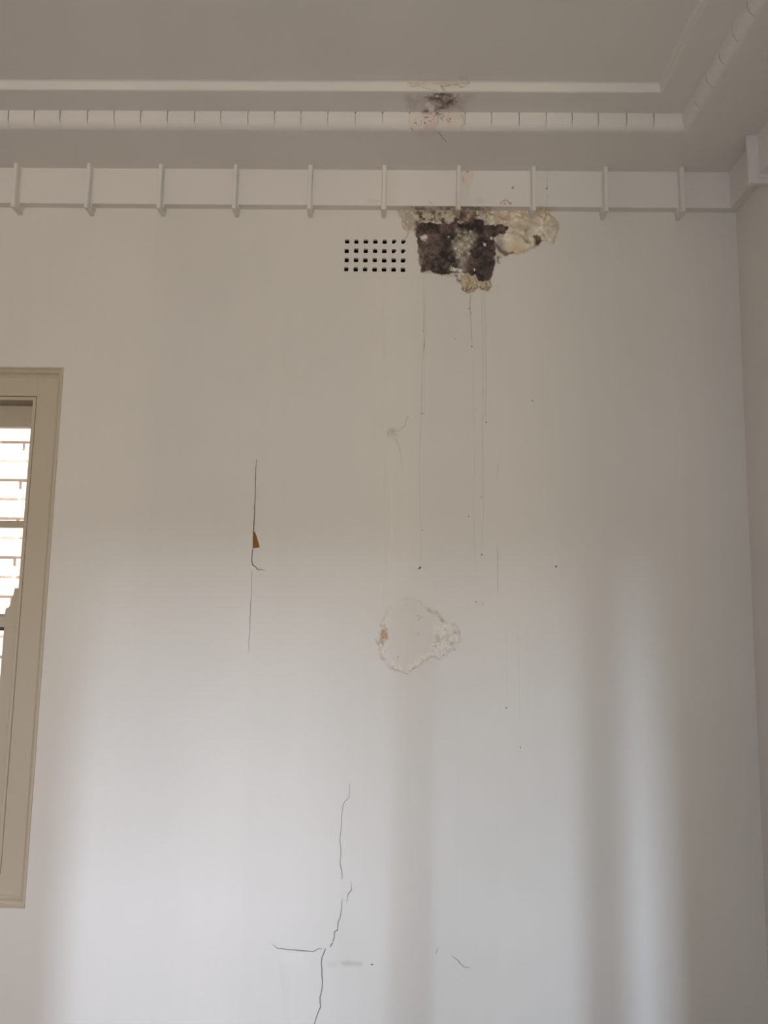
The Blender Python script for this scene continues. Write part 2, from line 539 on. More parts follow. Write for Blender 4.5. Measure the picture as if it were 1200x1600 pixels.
def mould(px, py):
    L = Layer(px.shape)
    n1, n2, n3, n4 = fbm(px, py, 14, 4, 1), fbm(px, py, 5, 4, 2), fbm(px, py, 2.6, 3, 3), fbm(px, py, 30, 4, 4)
    wx, wy = px + 7 * n1 + 2.5 * n2, py + 7 * fbm(px, py, 14, 4, 5) + 2.5 * fbm(px, py, 5, 4, 6)
    dp = sdf(wx, wy, PALE)
    cov = sstep(dp, 1.2)
    # peeled pale plaster, mottled
    t = np.clip(.5 + 1.3 * n1 + .7 * n2, 0, 1)[..., None]
    right = np.clip((px - 770) / 30, 0, 1)[..., None]
    pale = alb((136, 124, 104)) * (1 - t) + alb((164, 154, 135)) * t
    pale = pale * (1 - .35 * right) + .35 * right * (alb((142, 126, 98)) * (1 - t) + alb((172, 160, 136)) * t)
    L.over(pale, cov * .92)
    L.over(alb((118, 98, 68)), cov * np.exp(-(dp + 1.6) ** 2 / 3.5) * np.clip(.5 + 2.6 * n1 + 1.2 * n2, 0, 1) * .8)
    L.over(alb((122, 106, 80)), cov * np.clip(1.9 * np.abs(fbm(px, py, 22, 4, 9)) * 0 + 1 - 9 * np.abs(fbm(px, py, 18, 4, 10)), 0, 1) * .6)
    L.over(alb((180, 171, 152)), cov * np.clip(3.2 * fbm(px, py, 7, 3, 14) - .45, 0, .6))
    # grey bloom upper left, brown haze above the dark part
    L.over(alb((112, 100, 84)), cov * sstep(sdf(wx, wy, [(624, 328), (662, 328), (660, 350), (648, 358), (632, 352)]), 5) * np.clip(.45 + 3 * n2 + 1.5 * n3, 0, .75))
    hz = sstep(sdf(wx, wy, [(652, 329), (765, 329), (762, 350), (700, 356), (650, 356)]), 5)
    L.over(alb((86, 69, 53)), cov * hz * np.clip(.66 + 2.4 * n1 + 2.6 * n2, 0, .92))
    L.over(alb((52, 42, 38)), cov * sstep(sdf(wx, wy, [(712, 330), (722, 330), (724, 356), (708, 356)]), 4) * np.clip(.6 + 2 * n2, 0, .85))
    L.over(alb((54, 42, 36)), cov * hz * np.clip(4 * n2 + 1.6 * n3 - .2, 0, .85))
    # ochre pool and smoky grey to the right of the dark part
    L.over(alb((148, 127, 88)), cov * np.exp(-((px - 806) / 12) ** 2 - ((py - 388) / 9) ** 2) * .7)
    L.over(alb((112, 106, 92)), cov * np.exp(-((px - 781) / 8) ** 2 - ((py - 382) / 10) ** 2) * np.clip(.7 + 2 * n2, 0, 1))
    L.over(alb((74, 64, 54)), cov * sstep(ldist(wx, wy, [(777, 384), (784, 392), (793, 398), (800, 396)]) - 3.2, 2.4) * .9)
    L.over(alb((84, 76, 64)), sstep(ldist(wx, wy, [(778, 402), (776, 407), (778, 411)]) - 2.2, 1.6) * np.clip(.7 + 3 * n3, 0, 1) * .9)
    sw = ldist(wx, wy, [(829, 357), (820, 361), (817, 369), (822, 377), (829, 380), (834, 378)])
    L.over(alb((90, 74, 54)), cov * sstep(sw - 1.8, 2.2) * np.clip(.7 + 3 * n2, 0, .9))
    L.over(alb((122, 104, 78)), cov * sstep(ldist(wx, wy, [(843, 361), (849, 366), (851, 369)]) - 1.2, 1.5) * .6)
    dh = sdf(px + 1.5 * n2, py + 1.5 * n2, [(832, 369.5), (838, 367), (845, 371.5), (845.5, 377), (841, 384), (836, 383.5), (836.5, 376)])
    L.over(alb((72, 62, 38)), sstep(dh, 1.2) * .97)
    L.over(alb((40, 34, 22)), sstep(np.maximum(dh, 376 - py), 2) * .7)
    # rust-brown tide lines
    for pts, w, a in (([(755, 331), (764, 334), (774, 338.5), (781, 340), (788, 344), (792.5, 343.5), (794, 338), (796, 331)], 1.3, .9),
                      ([(796, 331), (806, 332), (816, 334), (818, 339), (812, 341), (806, 338)], 1.2, .6), ([(813, 340), (822, 345), (832, 347)], 1.0, .5),
                      ([(838, 331), (842, 337), (848, 340)], 1.6, .6), ([(852, 329), (853.5, 338), (850, 346)], 1.5, .65),
                      ([(630, 354), (634, 360), (638, 364), (636.5, 369), (634, 373)], 1.0, .55), ([(638, 364), (643, 360)], 1.0, .5),
                      ([(785, 353), (800, 355), (812, 358)], .8, .4)):
        L.over(alb((128, 92, 54)), sstep(ldist(px + 2.2 * n2, py + 2.2 * n3, pts) - w, .9) * a * np.clip(.8 + 2.5 * n2, .25, 1))
    # the black mould
    wx2, wy2 = px + 4.5 * n2 + 2 * n3, py + 5.5 * fbm(px, py, 6, 4, 7) + 2.4 * fbm(px, py, 2.6, 3, 8)
    dd = sdf(wx2, wy2, DARK)
    dc = sstep(dd, 1.3)
    tt = np.clip(.40 + 1.7 * n1 + 1.5 * n2 + .8 * n3, 0, 1)[..., None]
    base = alb((25, 18, 17)) * (1 - tt) + alb((82, 66, 58)) * tt
    lb = np.clip((672 - px) / 22, 0, 1)[..., None] * np.clip((py - 372) / 20, 0, 1)[..., None]
    base = base * (1 - lb * .75) + lb * .75 * (alb((72, 56, 48)) * (1 - tt) + alb((116, 98, 84)) * tt)
    L.over(base, dc * .97)
    for cx, cy, r in ((672, 352, 11), (664, 360, 8), (700, 380, 14), (755, 412, 17), (762, 382, 9), (748, 352, 12), (770, 358, 9), (690, 425, 9)):
        L.over(alb((28, 19, 18)), dc * np.exp(-((px - cx) ** 2 + (py - cy) ** 2) / r ** 2) * np.clip(.55 + 3 * n2, 0, .8))
    # pale, worn streak running down through it
    dw = sdf(px + 9 * n1 + 4 * n2, py + 9 * n2, WEDGE)
    L.over(alb((116, 107, 90)), dc * sstep(dw, 7) * np.clip(.78 + 2.2 * n1 + 1.8 * n2 + .5 * n3, .1, .95))
    L.over(alb((158, 149, 128)), dc * sstep(dw, 5) * np.clip(3.5 * n2 + 1.2 * n3 - .35, 0, .75))
    for cx, cy, rx, ry in ((661, 372.5, 5, 4), (664.5, 370, 3, 2.6), (710, 421.5, 5.5, 3), (719, 424, 3, 2.6), (734.5, 362.5, 2, 1.8), (758, 382.7, 2.2, 2.6), (700.5, 370.5, 1.5, 1.6),
                           (733, 386, 2, 3), (712, 389, 1.8, 2.6), (733, 397, 2, 2), (768, 373, 2, 1.6), (741, 422, 1.8, 1.6)):
        L.over(alb((168, 160, 142)), sstep(np.hypot((px + 5 * n2 + 2.5 * n3 - cx) / rx, (py + 5 * n3 - cy) / ry) - .9, .6) * .85)
    # flaking chips hanging below
    for chip in (CHIP_A, CHIP_B):
        dcv = sdf(px + 5 * n2 + 2 * n3, py + 5 * fbm(px, py, 5, 4, 17) + 2 * n3, chip)
        L.over(alb((142, 128, 104)) * (1 + .9 * n2[..., None]), sstep(dcv, 1) * .95)
        L.over(alb((92, 76, 52)), np.exp(-(dcv + .4) ** 2 / 1.6) * np.clip(.3 + 3.5 * n2, 0, .85))
        L.over(alb((112, 95, 70)), sstep(dcv, 1) * np.clip(4 * n2 + 2 * n3 - .25, 0, .7))
    L.over(alb((88, 74, 54)), sstep(np.hypot((px - 731) / 7, (py - 452) / 5) - 1, .4) * np.clip(.5 + 4 * n3 + 2 * n2, 0, .9))
    L.over(alb((104, 86, 60)), sstep(ldist(px + 2 * n2, py, [(730, 432), (734, 440), (731, 446)]) - 1.3, 1) * .75)
    L.over(alb((84, 68, 44)), sstep(ldist(px + 2 * n2, py, [(759, 443), (760, 449), (756, 452)]) - 1.1, .9) * .75)
    L.over(alb((86, 76, 60)), sstep(ldist(px + 2 * n2, py + 2 * n3, [(712, 428), (714, 434), (717, 440)]) - 2.4, 1.5) * np.clip(.6 + 3 * n3, 0, .9))
    L.h = cov * (.0006 + .0022 * np.clip(.5 + n2, 0, 1)) + .0012 * np.exp(-(dp + 1) ** 2 / 2.5) * cov + .0008 * dc * (n3 + .5)
    for chip in (CHIP_A, CHIP_B):
        L.h = L.h + .0025 * sstep(sdf(px, py, chip), 1.5)
    return L


stain_grid('mould_patch', 614, 884, 327, 466, .62, mould, m_wall_stain, wall, on_plane_y(Y1), 'large black and beige mould patch with peeling paint under the frieze')

REF2 = lin((172, 169, 158))
BLIS = [(592, 1003), (594, 985), (598, 968), (604, 953), (612, 944), (624, 938), (640, 936.5), (655, 940), (664, 949), (672, 955), (684, 957), (692, 967), (700, 973), (712, 975), (719, 985),
        (718, 1000), (710, 1005), (707, 1016), (697, 1024), (686, 1029), (674, 1026), (664, 1034), (655, 1040), (645, 1048), (636, 1052), (622, 1049), (610, 1044), (606, 1036), (596, 1030), (593, 1018)]


def blister(px, py):
    L = Layer(px.shape)
    n1, n2, n3 = fbm(px, py, 16, 4, 11), fbm(px, py, 6, 4, 12), fbm(px, py, 2.5, 3, 13)
    k = lambda c: alb(c, ref=REF2)
    d = sdf(px + 6 * n1 + 3 * n2, py + 6 * n2 + 2 * n1, BLIS)
    ins = sstep(d, 2.5)
    L.over(k((170, 165, 153)), ins * .55)
    low = np.clip((py - 950) / 30, 0, 1)
    rim = np.exp(-(d + 5) ** 2 / 26) * (.25 + .75 * low)
    crust = np.maximum(rim, sstep(sdf(px + 4 * n1, py + 4 * n2, [(676, 975), (700, 972), (718, 985), (716, 1002), (700, 1022), (672, 1026), (678, 1000)]), 6) * .8)
    L.over(k((188, 184, 172)), crust * (.55 + .45 * np.clip((px - 596) / 24, 0, 1)) * np.clip(.55 + 2.2 * n2 + n3, 0, 1) * .95)
    L.over(k((152, 143, 124)), crust * np.clip(3.4 * n2 + 1.8 * n3 - .12, 0, .85))
    L.over(k((150, 144, 130)), np.exp(-(d + .5) ** 2 / 2.2) * np.clip(.35 + 2.5 * n1 + 2 * n3, 0, .8) * (.35 + .65 * low))
    L.over(k((148, 138, 118)), sstep(ldist(px + 3 * n2, py + 3 * n3, [(671, 954), (683, 958), (690, 971)]) - 3, 2) * np.clip(.5 + 3 * n3 + 2 * n2, 0, .9))
    L.over(k((148, 122, 92)), sstep(sdf(px + 3 * n2, py + 3 * n3, [(595, 985), (605, 983), (606.5, 998), (600, 1002), (598, 1011), (595, 1002)]), 1.5) * np.clip(.85 + 2 * n3, .3, 1))
    L.over(k((132, 124, 116)), sstep(ldist(px, py, [(587, 998), (589, 1004), (591, 1007)]) - 1.0, 1.2) * .55)
    L.over(k((156, 146, 116)), np.exp(-((px - 684) / 4.5) ** 2 - ((py - 999) / 5) ** 2) * .85)
    L.over(k((126, 122, 112)), sstep(ldist(px, py, [(676, 1010), (680, 1009.5), (682, 1012)]) - .6, .7) * .8)
    L.over(k((164, 156, 134)), sstep(np.hypot((px - 708) / 8, (py - 988) / 7) - 1, .5) * np.clip(.4 + 3 * n2, 0, .7))
    L.over(k((170, 156, 146)), sstep(ldist(px + 3 * n2, py + 3 * n3, [(593, 1022), (599, 1029), (604, 1031)]) - 2, 2) * .5)
    for cx, cy in ((653, 962), (657.5, 965), (654, 967.5), (654, 990), (622, 1027), (710.5, 1015)):
        L.over(k((112, 106, 94)), sstep(np.hypot(px - cx, py - cy) - 1.1, .8) * .75)
    L.h = ins * .0008 + crust * (.0070 * np.clip(.35 + 1.6 * n2 + n3, 0, 1)) + .0010 * np.exp(-(d + 2) ** 2 / 4) * (.4 + .6 * low)
    return L


stain_grid('water_blister', 580, 732, 926, 1062, .75, blister, m_wall_stain, wall, on_plane_y(Y1), 'round crusty water stain with small rust spots', clip=.01)


def scuff(px, py):
    L = Layer(px.shape)
    n2, n3 = fbm(px, py, 7, 4, 21), fbm(px, py, 2.5, 3, 22)
    c = alb((128, 119, 102))
    L.over(c, sstep(ldist(px + 1.2 * n3, py, [(626, 671), (633, 665), (634, 658), (637.5, 651)]) - .55, .8) * .8)
    L.over(c, sstep(ldist(px + 1.2 * n3, py, [(618, 686), (622, 694), (626, 706), (627.5, 716), (628, 722)]) - .55, .9) * np.clip((730 - py) / 30, 0, 1) * .85)
    L.over(alb((136, 128, 112)), sstep(np.hypot((px - 614) / 12, (py - 676) / 9) - .75 + .8 * n2, .45) * np.clip(.35 + 2.4 * n2, 0, .6))
    L.over(alb((120, 112, 96)), sstep(ldist(px + 3 * n2, py + 3 * n3, [(606, 680), (609, 672), (615, 673), (622, 674)]) - 1, 1.6) * .4)
    L.h = .0022 * sstep(np.hypot((px - 614) / 12, (py - 676) / 9) - .8 + .8 * n2, .5)
    return L


stain_grid('plaster_scuff', 596, 648, 644, 728, .7, scuff, m_wall_stain, wall, on_plane_y(Y1), 'small scuffed bump with two fine cracks')


def smudge(px, py):
    L = Layer(px.shape)
    n2 = fbm(px, py, 6, 4, 31)
    L.over(alb((168, 167, 162), ref=lin((198, 198, 199))), sstep(sdf(px + 5 * n2, py + 3 * n2, [(531, 1503), (540, 1501), (566, 1503), (564, 1509), (536, 1509)]), 3) * .6)
    L.over(alb((180, 179, 175), ref=lin((198, 198, 199))), sstep(sdf(px + 5 * n2, py + 3 * n2, [(512, 1503), (526, 1503), (526, 1512), (512, 1510)]), 4) * .35)
    return L


stain_grid('grey_smudge', 505, 575, 1494, 1518, 1.2, smudge, m_wall_stain, wall, on_plane_y(Y1), 'small grey smudge low on the wall')

def bulge(px, py):
    L = Layer(px.shape)
    L.a += .02
    L.rgb += WALL
    cx = 436 + 8 * np.clip((py - 1485) / 40, 0, 1) + 6 * np.clip((py - 1525) / 80, 0, 1)
    fade = np.clip((py - 1490) / 14, 0, 1) * np.clip((px - 424) / 8, 0, 1)
    L.h = .0045 * fade * np.clip((px - cx) / 12 + .5, 0, 1) * np.clip((484 - px) / 24, 0, 1)
    L.a = L.a * (L.h > 1e-5)
    return L


stain_grid('wall_bulge', 424, 499, 1483, 1612, 1.5, bulge, m_wall_stain, wall, on_plane_y(Y1), 'slight bulge in the plaster left of the long crack', base=.0002)

# run marks below the mould patch: thin strips
RUNS = [([(735.5, 458), (734, 475), (736, 505), (737, 541)], 1.0, (112, 102, 84), .8), ([(757, 452), (758.5, 520), (759.5, 600), (759, 660)], 1.3, (128, 119, 102), .5),
        ([(753, 455), (754.5, 560), (754, 700), (755, 800), (752.5, 866)], 1.1, (128, 120, 104), .55), ([(663, 430), (662, 520), (658, 640), (655, 740), (658, 830), (656, 892)], 1.3, (136, 127, 111), .5),
        ([(666, 432), (664, 540), (663, 700), (661, 830)], .9, (144, 136, 120), .35), ([(739, 545), (741, 700), (740, 800), (743.5, 900)], 1.2, (140, 131, 115), .45),
        ([(778, 722), (777.5, 752)], .8, (118, 114, 110), .5), ([(777.5, 852), (778, 925)], .9, (112, 106, 94), .7), ([(778, 444), (777.5, 462)], .8, (128, 119, 104), .5),
        ([(603, 690), (600, 800), (603, 880), (599, 960)], 3.2, (148, 139, 124), .35), ([(611, 740), (612, 850)], 2.4, (168, 160, 144), .3),
        ([(598, 1040), (596, 1140), (588, 1200), (583, 1330), (580, 1600)], 1.1, (150, 147, 138), .3), ([(809, 960), (811, 1080), (813, 1168)], 1.0, (142, 137, 126), .35),
        ([(824, 970), (825, 1120)], .9, (142, 137, 126), .3), ([(792, 990), (791, 1105)], .8, (142, 137, 126), .3),
        ([(640, 893), (654, 888), (664, 884)], .9, (138, 130, 116), .45), ([(668, 886), (677, 876), (686, 869)], .9, (142, 134, 120), .35),
        ([(715, 1060), (716, 1250), (714, 1420)], 1.4, (146, 142, 132), .25), ([(640, 1050), (638, 1280)], 1.8, (146, 142, 132), .25),
        ([(598, 455), (600, 560), (597, 680)], 1.6, (146, 138, 122), .25), ([(628, 720), (629, 745)], 1.0, (140, 131, 115), .4)]
RUNS += [([(409, 1499), (500, 1503)], .8, (149, 142, 129), .35), ([(520, 1505), (655, 1509)], .8, (149, 142, 129), .3), ([(664, 1511), (850, 1516)], .8, (149, 142, 129), .3),
         ([(448, 1471), (550, 1472)], .7, (149, 142, 129), .3), ([(625, 1472), (740, 1474)], .7, (149, 142, 129), .25), ([(364, 1500), (365, 1590)], .9, (149, 142, 129), .3), ([(259, 1515), (260, 1560)], .9, (149, 142, 129), .25)]
for pts, w, c, a in RUNS:
    pts = np.array(pts, float)
    t = np.r_[0, np.cumsum(np.hypot(*np.diff(pts, axis=0).T))]
    n = max(4, int(t[-1] / 5))
    tt = np.linspace(0, t[-1], n)
    cx, cy = np.interp(tt, t, pts[:, 0]), np.interp(tt, t, pts[:, 1])
    cx = cx + np.convolve(rng.uniform(-.8, .8, n + 4), np.ones(5) / 5, 'valid') * (1 if abs(pts[-1, 1] - pts[0, 1]) > 40 else .3)
    tg = np.stack([np.gradient(cx), np.gradient(cy)], 1)
    tg /= np.linalg.norm(tg, axis=1)[:, None] + 1e-9
    vs, fs, cl = [], [], []
    al = np.clip(.65 + .7 * np.convolve(rng.uniform(-1, 1, n + 4), np.ones(5) / 5, 'valid'), .15, 1) * np.clip(np.minimum(tt, t[-1] - tt) / (.12 * t[-1]) + .25, 0, 1)
    col = alb(c)
    for i in range(n):
        for j, o in enumerate((-2.0, -1, 0, 1, 2.0)):
            p = atY(cx[i] - tg[i, 1] * o * w * .6, cy[i] + tg[i, 0] * o * w * .6, Y1)
            vs.append((p[0], Y1 - .0004, p[2]))
            cl += [*col, a * al[i] * (0, .6, 1, .6, 0)[j]]
    for i in range(n - 1):
        for j in range(4):
            fs.append((i * 5 + j, (i + 1) * 5 + j, (i + 1) * 5 + j + 1, i * 5 + j + 1))
    me = mesh('run_mark', vs, fs)
    me.attributes.new('stain', 'FLOAT_COLOR', 'POINT').data.foreach_set('color', cl)
    link('run_mark', me, m_wall_stain, wall)

bm = bmesh.new()
for x, y, r in ((737, 541.5, 1.5), (759.5, 660, 1.5), (752.8, 866.5, 1.6), (660, 646, 1.4), (733.5, 482, 1.3), (735.8, 489, 1.0), (832, 626, 1.2), (869, 885, 1.9), (752, 777, 1.1), (732, 807, 1.1),
                (660, 828, 1.1), (743.5, 940, 1.2), (754, 944, .9), (791, 1106, 1.3), (813, 1168, 1.3), (661.5, 517, 1.0), (635, 933, 1.0), (711, 529, .9), (745, 640, .8)):
    p = atY(x, y, Y1)
    s = r * 2.5 / FPX
    k = bmesh.ops.create_icosphere(bm, subdivisions=1, radius=1)
    for v in k['verts']:
        v.co = Vector((p[0] + v.co.x * s, Y1 + v.co.y * .0008, p[2] + v.co.z * s))
m_speck = paint('dirt_speck', (.22, .19, .15), rough=.9, bump=0)
tag(link('speck', bm_mesh('speck', bm), m_speck, wall), 'tiny dark specks', None, 'stuff')

# ------------------------------------------------------------------ air vent
vent = bpy.data.objects.new('air_vent', None)
C.objects.link(vent)
vent.location = ((VX0 + VX1) / 2, Y1, VZ0)
tag(vent, 'cream plaster air vent with four rows of small square holes, beside the mould patch', 'vent')
hs = .0075
hl = []
for r_ in range(4):
    for c_ in range(7):
        u, v = c_ / 6, r_ / 3
        pc = np.array([542.2, 377.5]) * (1 - u) * (1 - v) + np.array([630.3, 377.7]) * u * (1 - v) + np.array([541.0, 420.5]) * (1 - u) * v + np.array([629.7, 421.5]) * u * v
        x, z = wpt(*(pc + rng.uniform(-.25, .25, 2)))
        w, h, k = hs + rng.uniform(-.0004, .0004), hs + rng.uniform(-.0005, .0003), .0018
        q = [(x - w + k, z - h), (x + w - k, z - h), (x + w, z - h + k), (x + w, z + h - k), (x + w - k, z + h), (x - w + k, z + h), (x - w, z + h - k), (x - w, z - h + k)]
        if (r_, c_) in ((0, 5), (0, 6), (1, 6), (1, 5)):      # clogged with paint in the lower right corner
            q[1] = (x + w * .1, z - h); q[2] = (x + w, z - h * .0)
        elif (r_, c_) == (2, 6):
            q[1] = (x + w * .5, z - h); q[2] = (x + w, z - h * .45)
        hl.append(q)
V, F = [], []
for lp in [rect(VX0, VX1, VZ0, VZ1)] + hl:
    F.append(list(range(len(V), len(V) + len(lp))))
    V += [Vector(p) for p in lp]
cv, ce, cf, _, _, _ = delaunay_2d_cdt(V, [], F, 0, 1e-6)
cvn = np.array([tuple(v) for v in cv])
cen = np.array([cvn[list(f)].mean(0) for f in cf])
hole = np.zeros(len(cf), bool)
for lp in hl:
    hole |= sdf(cen[:, 0], cen[:, 1], lp) < 0
verts = [(v[0], Y1 - .0003, v[1]) for v in cvn]
faces = []
for f, h in zip(cf, hole):
    if not h:
        f = list(f)
        p = cvn[f]
        ar = np.sum(p[:, 0] * np.roll(p[:, 1], -1) - np.roll(p[:, 0], -1) * p[:, 1])
        faces.append(tuple(f if ar > 0 else f[::-1]))
for lp in hl:
    n = len(lp)
    for i in range(n):
        (xa, za), (xb, zb) = lp[i], lp[(i + 1) % n]
        quad((xa, Y1 - .0003, za), (xb, Y1 - .0003, zb), (xb, Y1 + .010, zb), (xa, Y1 + .010, za))


def at_root(o, root):
    o.parent = root
    o.matrix_parent_inverse = Matrix.Translation(-Vector(root.location))
    return o


at_root(link('grille_plate', mesh('grille_plate', verts, faces), m_wall), vent)
dv = [(x, y, z) for y in (Y1 + .0101, Y1 + .20) for x, z in rect(VX0, VX1, VZ0, VZ1)]
at_root(tag(link('duct', mesh('duct', dv, [(0, 1, 5, 4), (1, 2, 6, 5), (2, 3, 7, 6), (3, 0, 4, 7), (4, 5, 6, 7)]), m_dark), 'dark hollow behind the vent holes'), vent)

# ------------------------------------------------------------------ ceiling and cornice
ZB, Z1, Z2 = 3.0299, 3.0774, 3.1035
back = lambda u, z, e=0: None


def side_path(side):
    if side == 'back':
        return [lambda u, z: (X0 + u, Y1 - u, z), lambda u, z: (X1 - u, Y1 - u, z)]
    if side == 'right':
        return [lambda u, z: (X1 - u, Y1 - u, z), lambda u, z: (X1 - u, Y0 + u, z)]
    if side == 'front':
        return [lambda u, z: (X1 - u, Y0 + u, z), lambda u, z: (X0 + u, Y0 + u, z)]
    return [lambda u, z: (X0 + u, Y0 + u, z), lambda u, z: (X0 + u, Y1 - u, z)]


ceil = tag(box('ceiling', (X0 - .3, Y0 - .3, Z2), (X1 + .3, Y1 + .3, ZT), m_ceil), 'flat white upper ceiling inside the stepped border', 'ceiling', 'structure')
border = [(-.02, ZB), (.2475, ZB), (.262, ZB + .010), (.262, Z1), (.262, Z2 + .01), (-.02, Z2 + .01)]
step = [(.255, Z1), (.3620, Z1), (.3668, Z1 + .0012), (.3688, Z1 + .005), (.3697, Z1 + .012), (.3706, Z2 - .006), (.3728, Z2 - .002), (.3780, Z2 + .0002), (.3780, Z2 + .01), (.255, Z2 + .01)]
band = [(-.01, 2.9026), (.0295, 2.9026), (.0305, 2.9036), (.0305, ZB + .002), (-.01, ZB + .002)]
names = {'back': ('trim_1', 'trim_2', 'trim_3'), 'right': ('trim_4', 'trim_5', 'trim_6'), 'left': ('trim_7', 'trim_8', 'trim_9'), 'front': ('trim_10', 'trim_11', 'trim_12')}
where = {'back': 'above the damaged wall', 'right': 'along the right wall', 'left': 'along the left wall, out of frame', 'front': 'behind the camera'}
TR = {}
for sd in ('back', 'right', 'left', 'front'):
    nb, nc, ns = names[sd]
    pth = side_path(sd)
    TR[sd] = (tag(link(nb, extrude_profile(nb, pth, band), m_ceil), 'white frieze band with thin upright brackets ' + where[sd], 'frieze', 'structure'),
              tag(link(nc, extrude_profile(nc, pth, border), m_ceil), 'white dropped ceiling border edged with rounded beads ' + where[sd], 'cornice', 'structure'),
              tag(link(ns, extrude_profile(ns, pth, step), m_ceil), 'white raised step moulding round the upper ceiling ' + where[sd], 'moulding', 'structure'))

# rounded bead edge: quarter round nose with a short upright
def bead_prof():
    p = [(.2600, Z1 - .0002), (.2710, Z1 - .0002), (.2710, ZB + .030)]
    for k in range(1, 8):
        t = math.pi / 2 * k / 7
        p.append((.2450 + .0260 * math.cos(t), ZB + .030 - .030 * math.sin(t)))
    p += [(.2440, ZB - .0003), (.2440, ZB + .004), (.2600, ZB + .014)]
    return p


bp = bead_prof()
bxs = [-1.2365, -1.1552, -1.0741, -.988, -.9051, -.8223, -.7385, -.654, -.5725, -.4885, -.4059, -.3247, -.2411, -.1562, -.0726, .0101, .0966, .181, .2613, .3461, .4288, .5082, .5882, .6738, .7569]
bxs = [-1.2365 - .083 * k for k in range(10, 0, -1)] + bxs + [None]
g = .0019


def painted(me, fn, mat_parent=None):
    co_ = np.zeros(len(me.vertices) * 3)
    me.vertices.foreach_get('co', co_)
    px, py = to_px(co_.reshape(-1, 3))
    L = fn(px, py)
    me.attributes.new('stain', 'FLOAT_COLOR', 'POINT').data.foreach_set('color', np.concatenate([L.rgb, L.a[:, None]], 1).ravel())


REFC = lin((128, 122, 112)); REFB = lin((165, 160, 152))
kc = lambda c: alb(c, CEIL, REFC)
kb = lambda c: alb(c, CEIL, REFB)


def ceiling_mould(px, py):                                   # on the strip between step and beads
    L = Layer(px.shape)
    n1, n2, n3 = fbm(px, py, 16, 4, 41), fbm(px, py, 6, 4, 42), fbm(px, py, 2.6, 3, 43)
    L.over(kc((108, 97, 88)), sstep(sdf(px + 8 * n1, py + 6 * n2, [(636, 150), (655, 145), (735, 145), (738, 158), (724, 176), (640, 178)]), 10) * np.clip(.5 + 1.5 * n1, 0, .7))
    L.over(kc((78, 68, 58)), sstep(sdf(px + 8 * n2, py + 6 * n2, [(664, 152), (676, 147), (700, 145), (718, 150), (714, 162), (704, 170), (694, 168), (676, 176), (668, 168), (672, 160)]), 4) * np.clip(.5 + 3 * n2 + 2 * n3, 0, .92))
    for cx, cy, rx, ry in ((684, 154, 8, 3), (703, 158, 6, 4), (691, 147, 6, 2), (672, 152, 3, 2), (667, 173, 5, 2.5), (690, 168, 7, 2.2), (700, 161, 3, 3)):
        L.over(kc((48, 40, 32)), np.exp(-((px + 4 * n2 - cx) / rx) ** 2 - ((py + 3 * n3 - cy) / ry) ** 2) * .85)
    for cx, cy, rx, ry in ((674, 170, 5.5, 4.5), (668, 163, 4, 3), (683, 150, 3, 1.5)):
        L.over(kc((140, 132, 120)), sstep(np.hypot((px + 3 * n2 - cx) / rx, (py + 3 * n3 - cy) / ry) - 1, .3) * .85)
    L.h = .002 * np.clip(n2 + .1, 0, 1) * np.clip(L.a, 0, 1)
    return L


def bead_mould(px, py):
    L = Layer(px.shape)
    n1, n2, n3 = fbm(px, py, 12, 4, 51), fbm(px, py, 4, 4, 52), fbm(px, py, 2.2, 3, 53)
    L.over(kb((168, 152, 140)), sstep(sdf(px + 3 * n1, py + 3 * n1, [(642, 178), (726, 176), (724, 198), (700, 203), (650, 206), (641, 198)]), 3) * np.clip(.35 + 1.5 * n1, 0, .6))
    L.over(kb((158, 143, 135)), sstep(sdf(px + 6 * n2, py + 6 * n2, [(664, 190), (684, 186), (683, 208), (662, 206)]), 4) * .75)
    L.over(kb((110, 96, 84)), sstep(sdf(px + 4 * n2, py + 4 * n2, [(655, 172), (704, 172), (700, 184), (682, 184), (676, 179), (660, 178)]), 2.5) * np.clip(.45 + 3 * n2, 0, .85))
    L.over(kb((96, 80, 66)), sstep(sdf(px, py, [(642, 182), (684, 181), (676, 190), (660, 198), (648, 196)]), 3) * np.clip(9 * n3 - 1.0, 0, .85))
    for pts in ([(688, 184), (692, 188)], [(699, 189), (703, 190)], [(697, 186), (699, 187)], [(702, 187), (704, 185)]):
        L.over(kb((96, 82, 68)), sstep(ldist(px + 2 * n2 + n3, py + 2 * n2 + n3, pts) - .8, .8) * .7)
    L.over(kb((100, 88, 76)), sstep(ldist(px + 2 * n2, py + 2 * n2, [(642, 200), (648, 206), (656, 204), (663, 205)]) - .7, .8) * .7)
    L.over(kb((150, 136, 112)), sstep(ldist(px + 2 * n2, py + 2 * n2, [(722, 180), (725, 192), (720, 200)]) - 1.5, 1.2) * .5)
    return L


def bead(name, xa, xb, parent, dense=False):
    if xb is None:
        st = [lambda u, z, x=xa + g: (x, Y1 - u, z), lambda u, z: (X1 - u, Y1 - u, z)]
    elif dense:
        st = [lambda u, z, x=x: (x, Y1 - u, z) for x in np.linspace(xa + g, xb - g, 70)]
    else:
        st = [lambda u, z, x=x: (x, Y1 - u, z) for x in (xa + g, xb - g)]
    pr = bp
    if dense:
        pr = []
        for i in range(len(bp)):
            a_, b_ = np.array(bp[i]), np.array(bp[(i + 1) % len(bp)])
            n = max(1, int(np.hypot(*(b_ - a_)) / .0014))
            pr += [tuple(a_ + (b_ - a_) * k / n) for k in range(n)]
    me = extrude_profile(name, st, pr)
    if dense:
        painted(me, bead_mould)
    return link(name, me, m_ceil_stain if dense else m_ceil, parent)


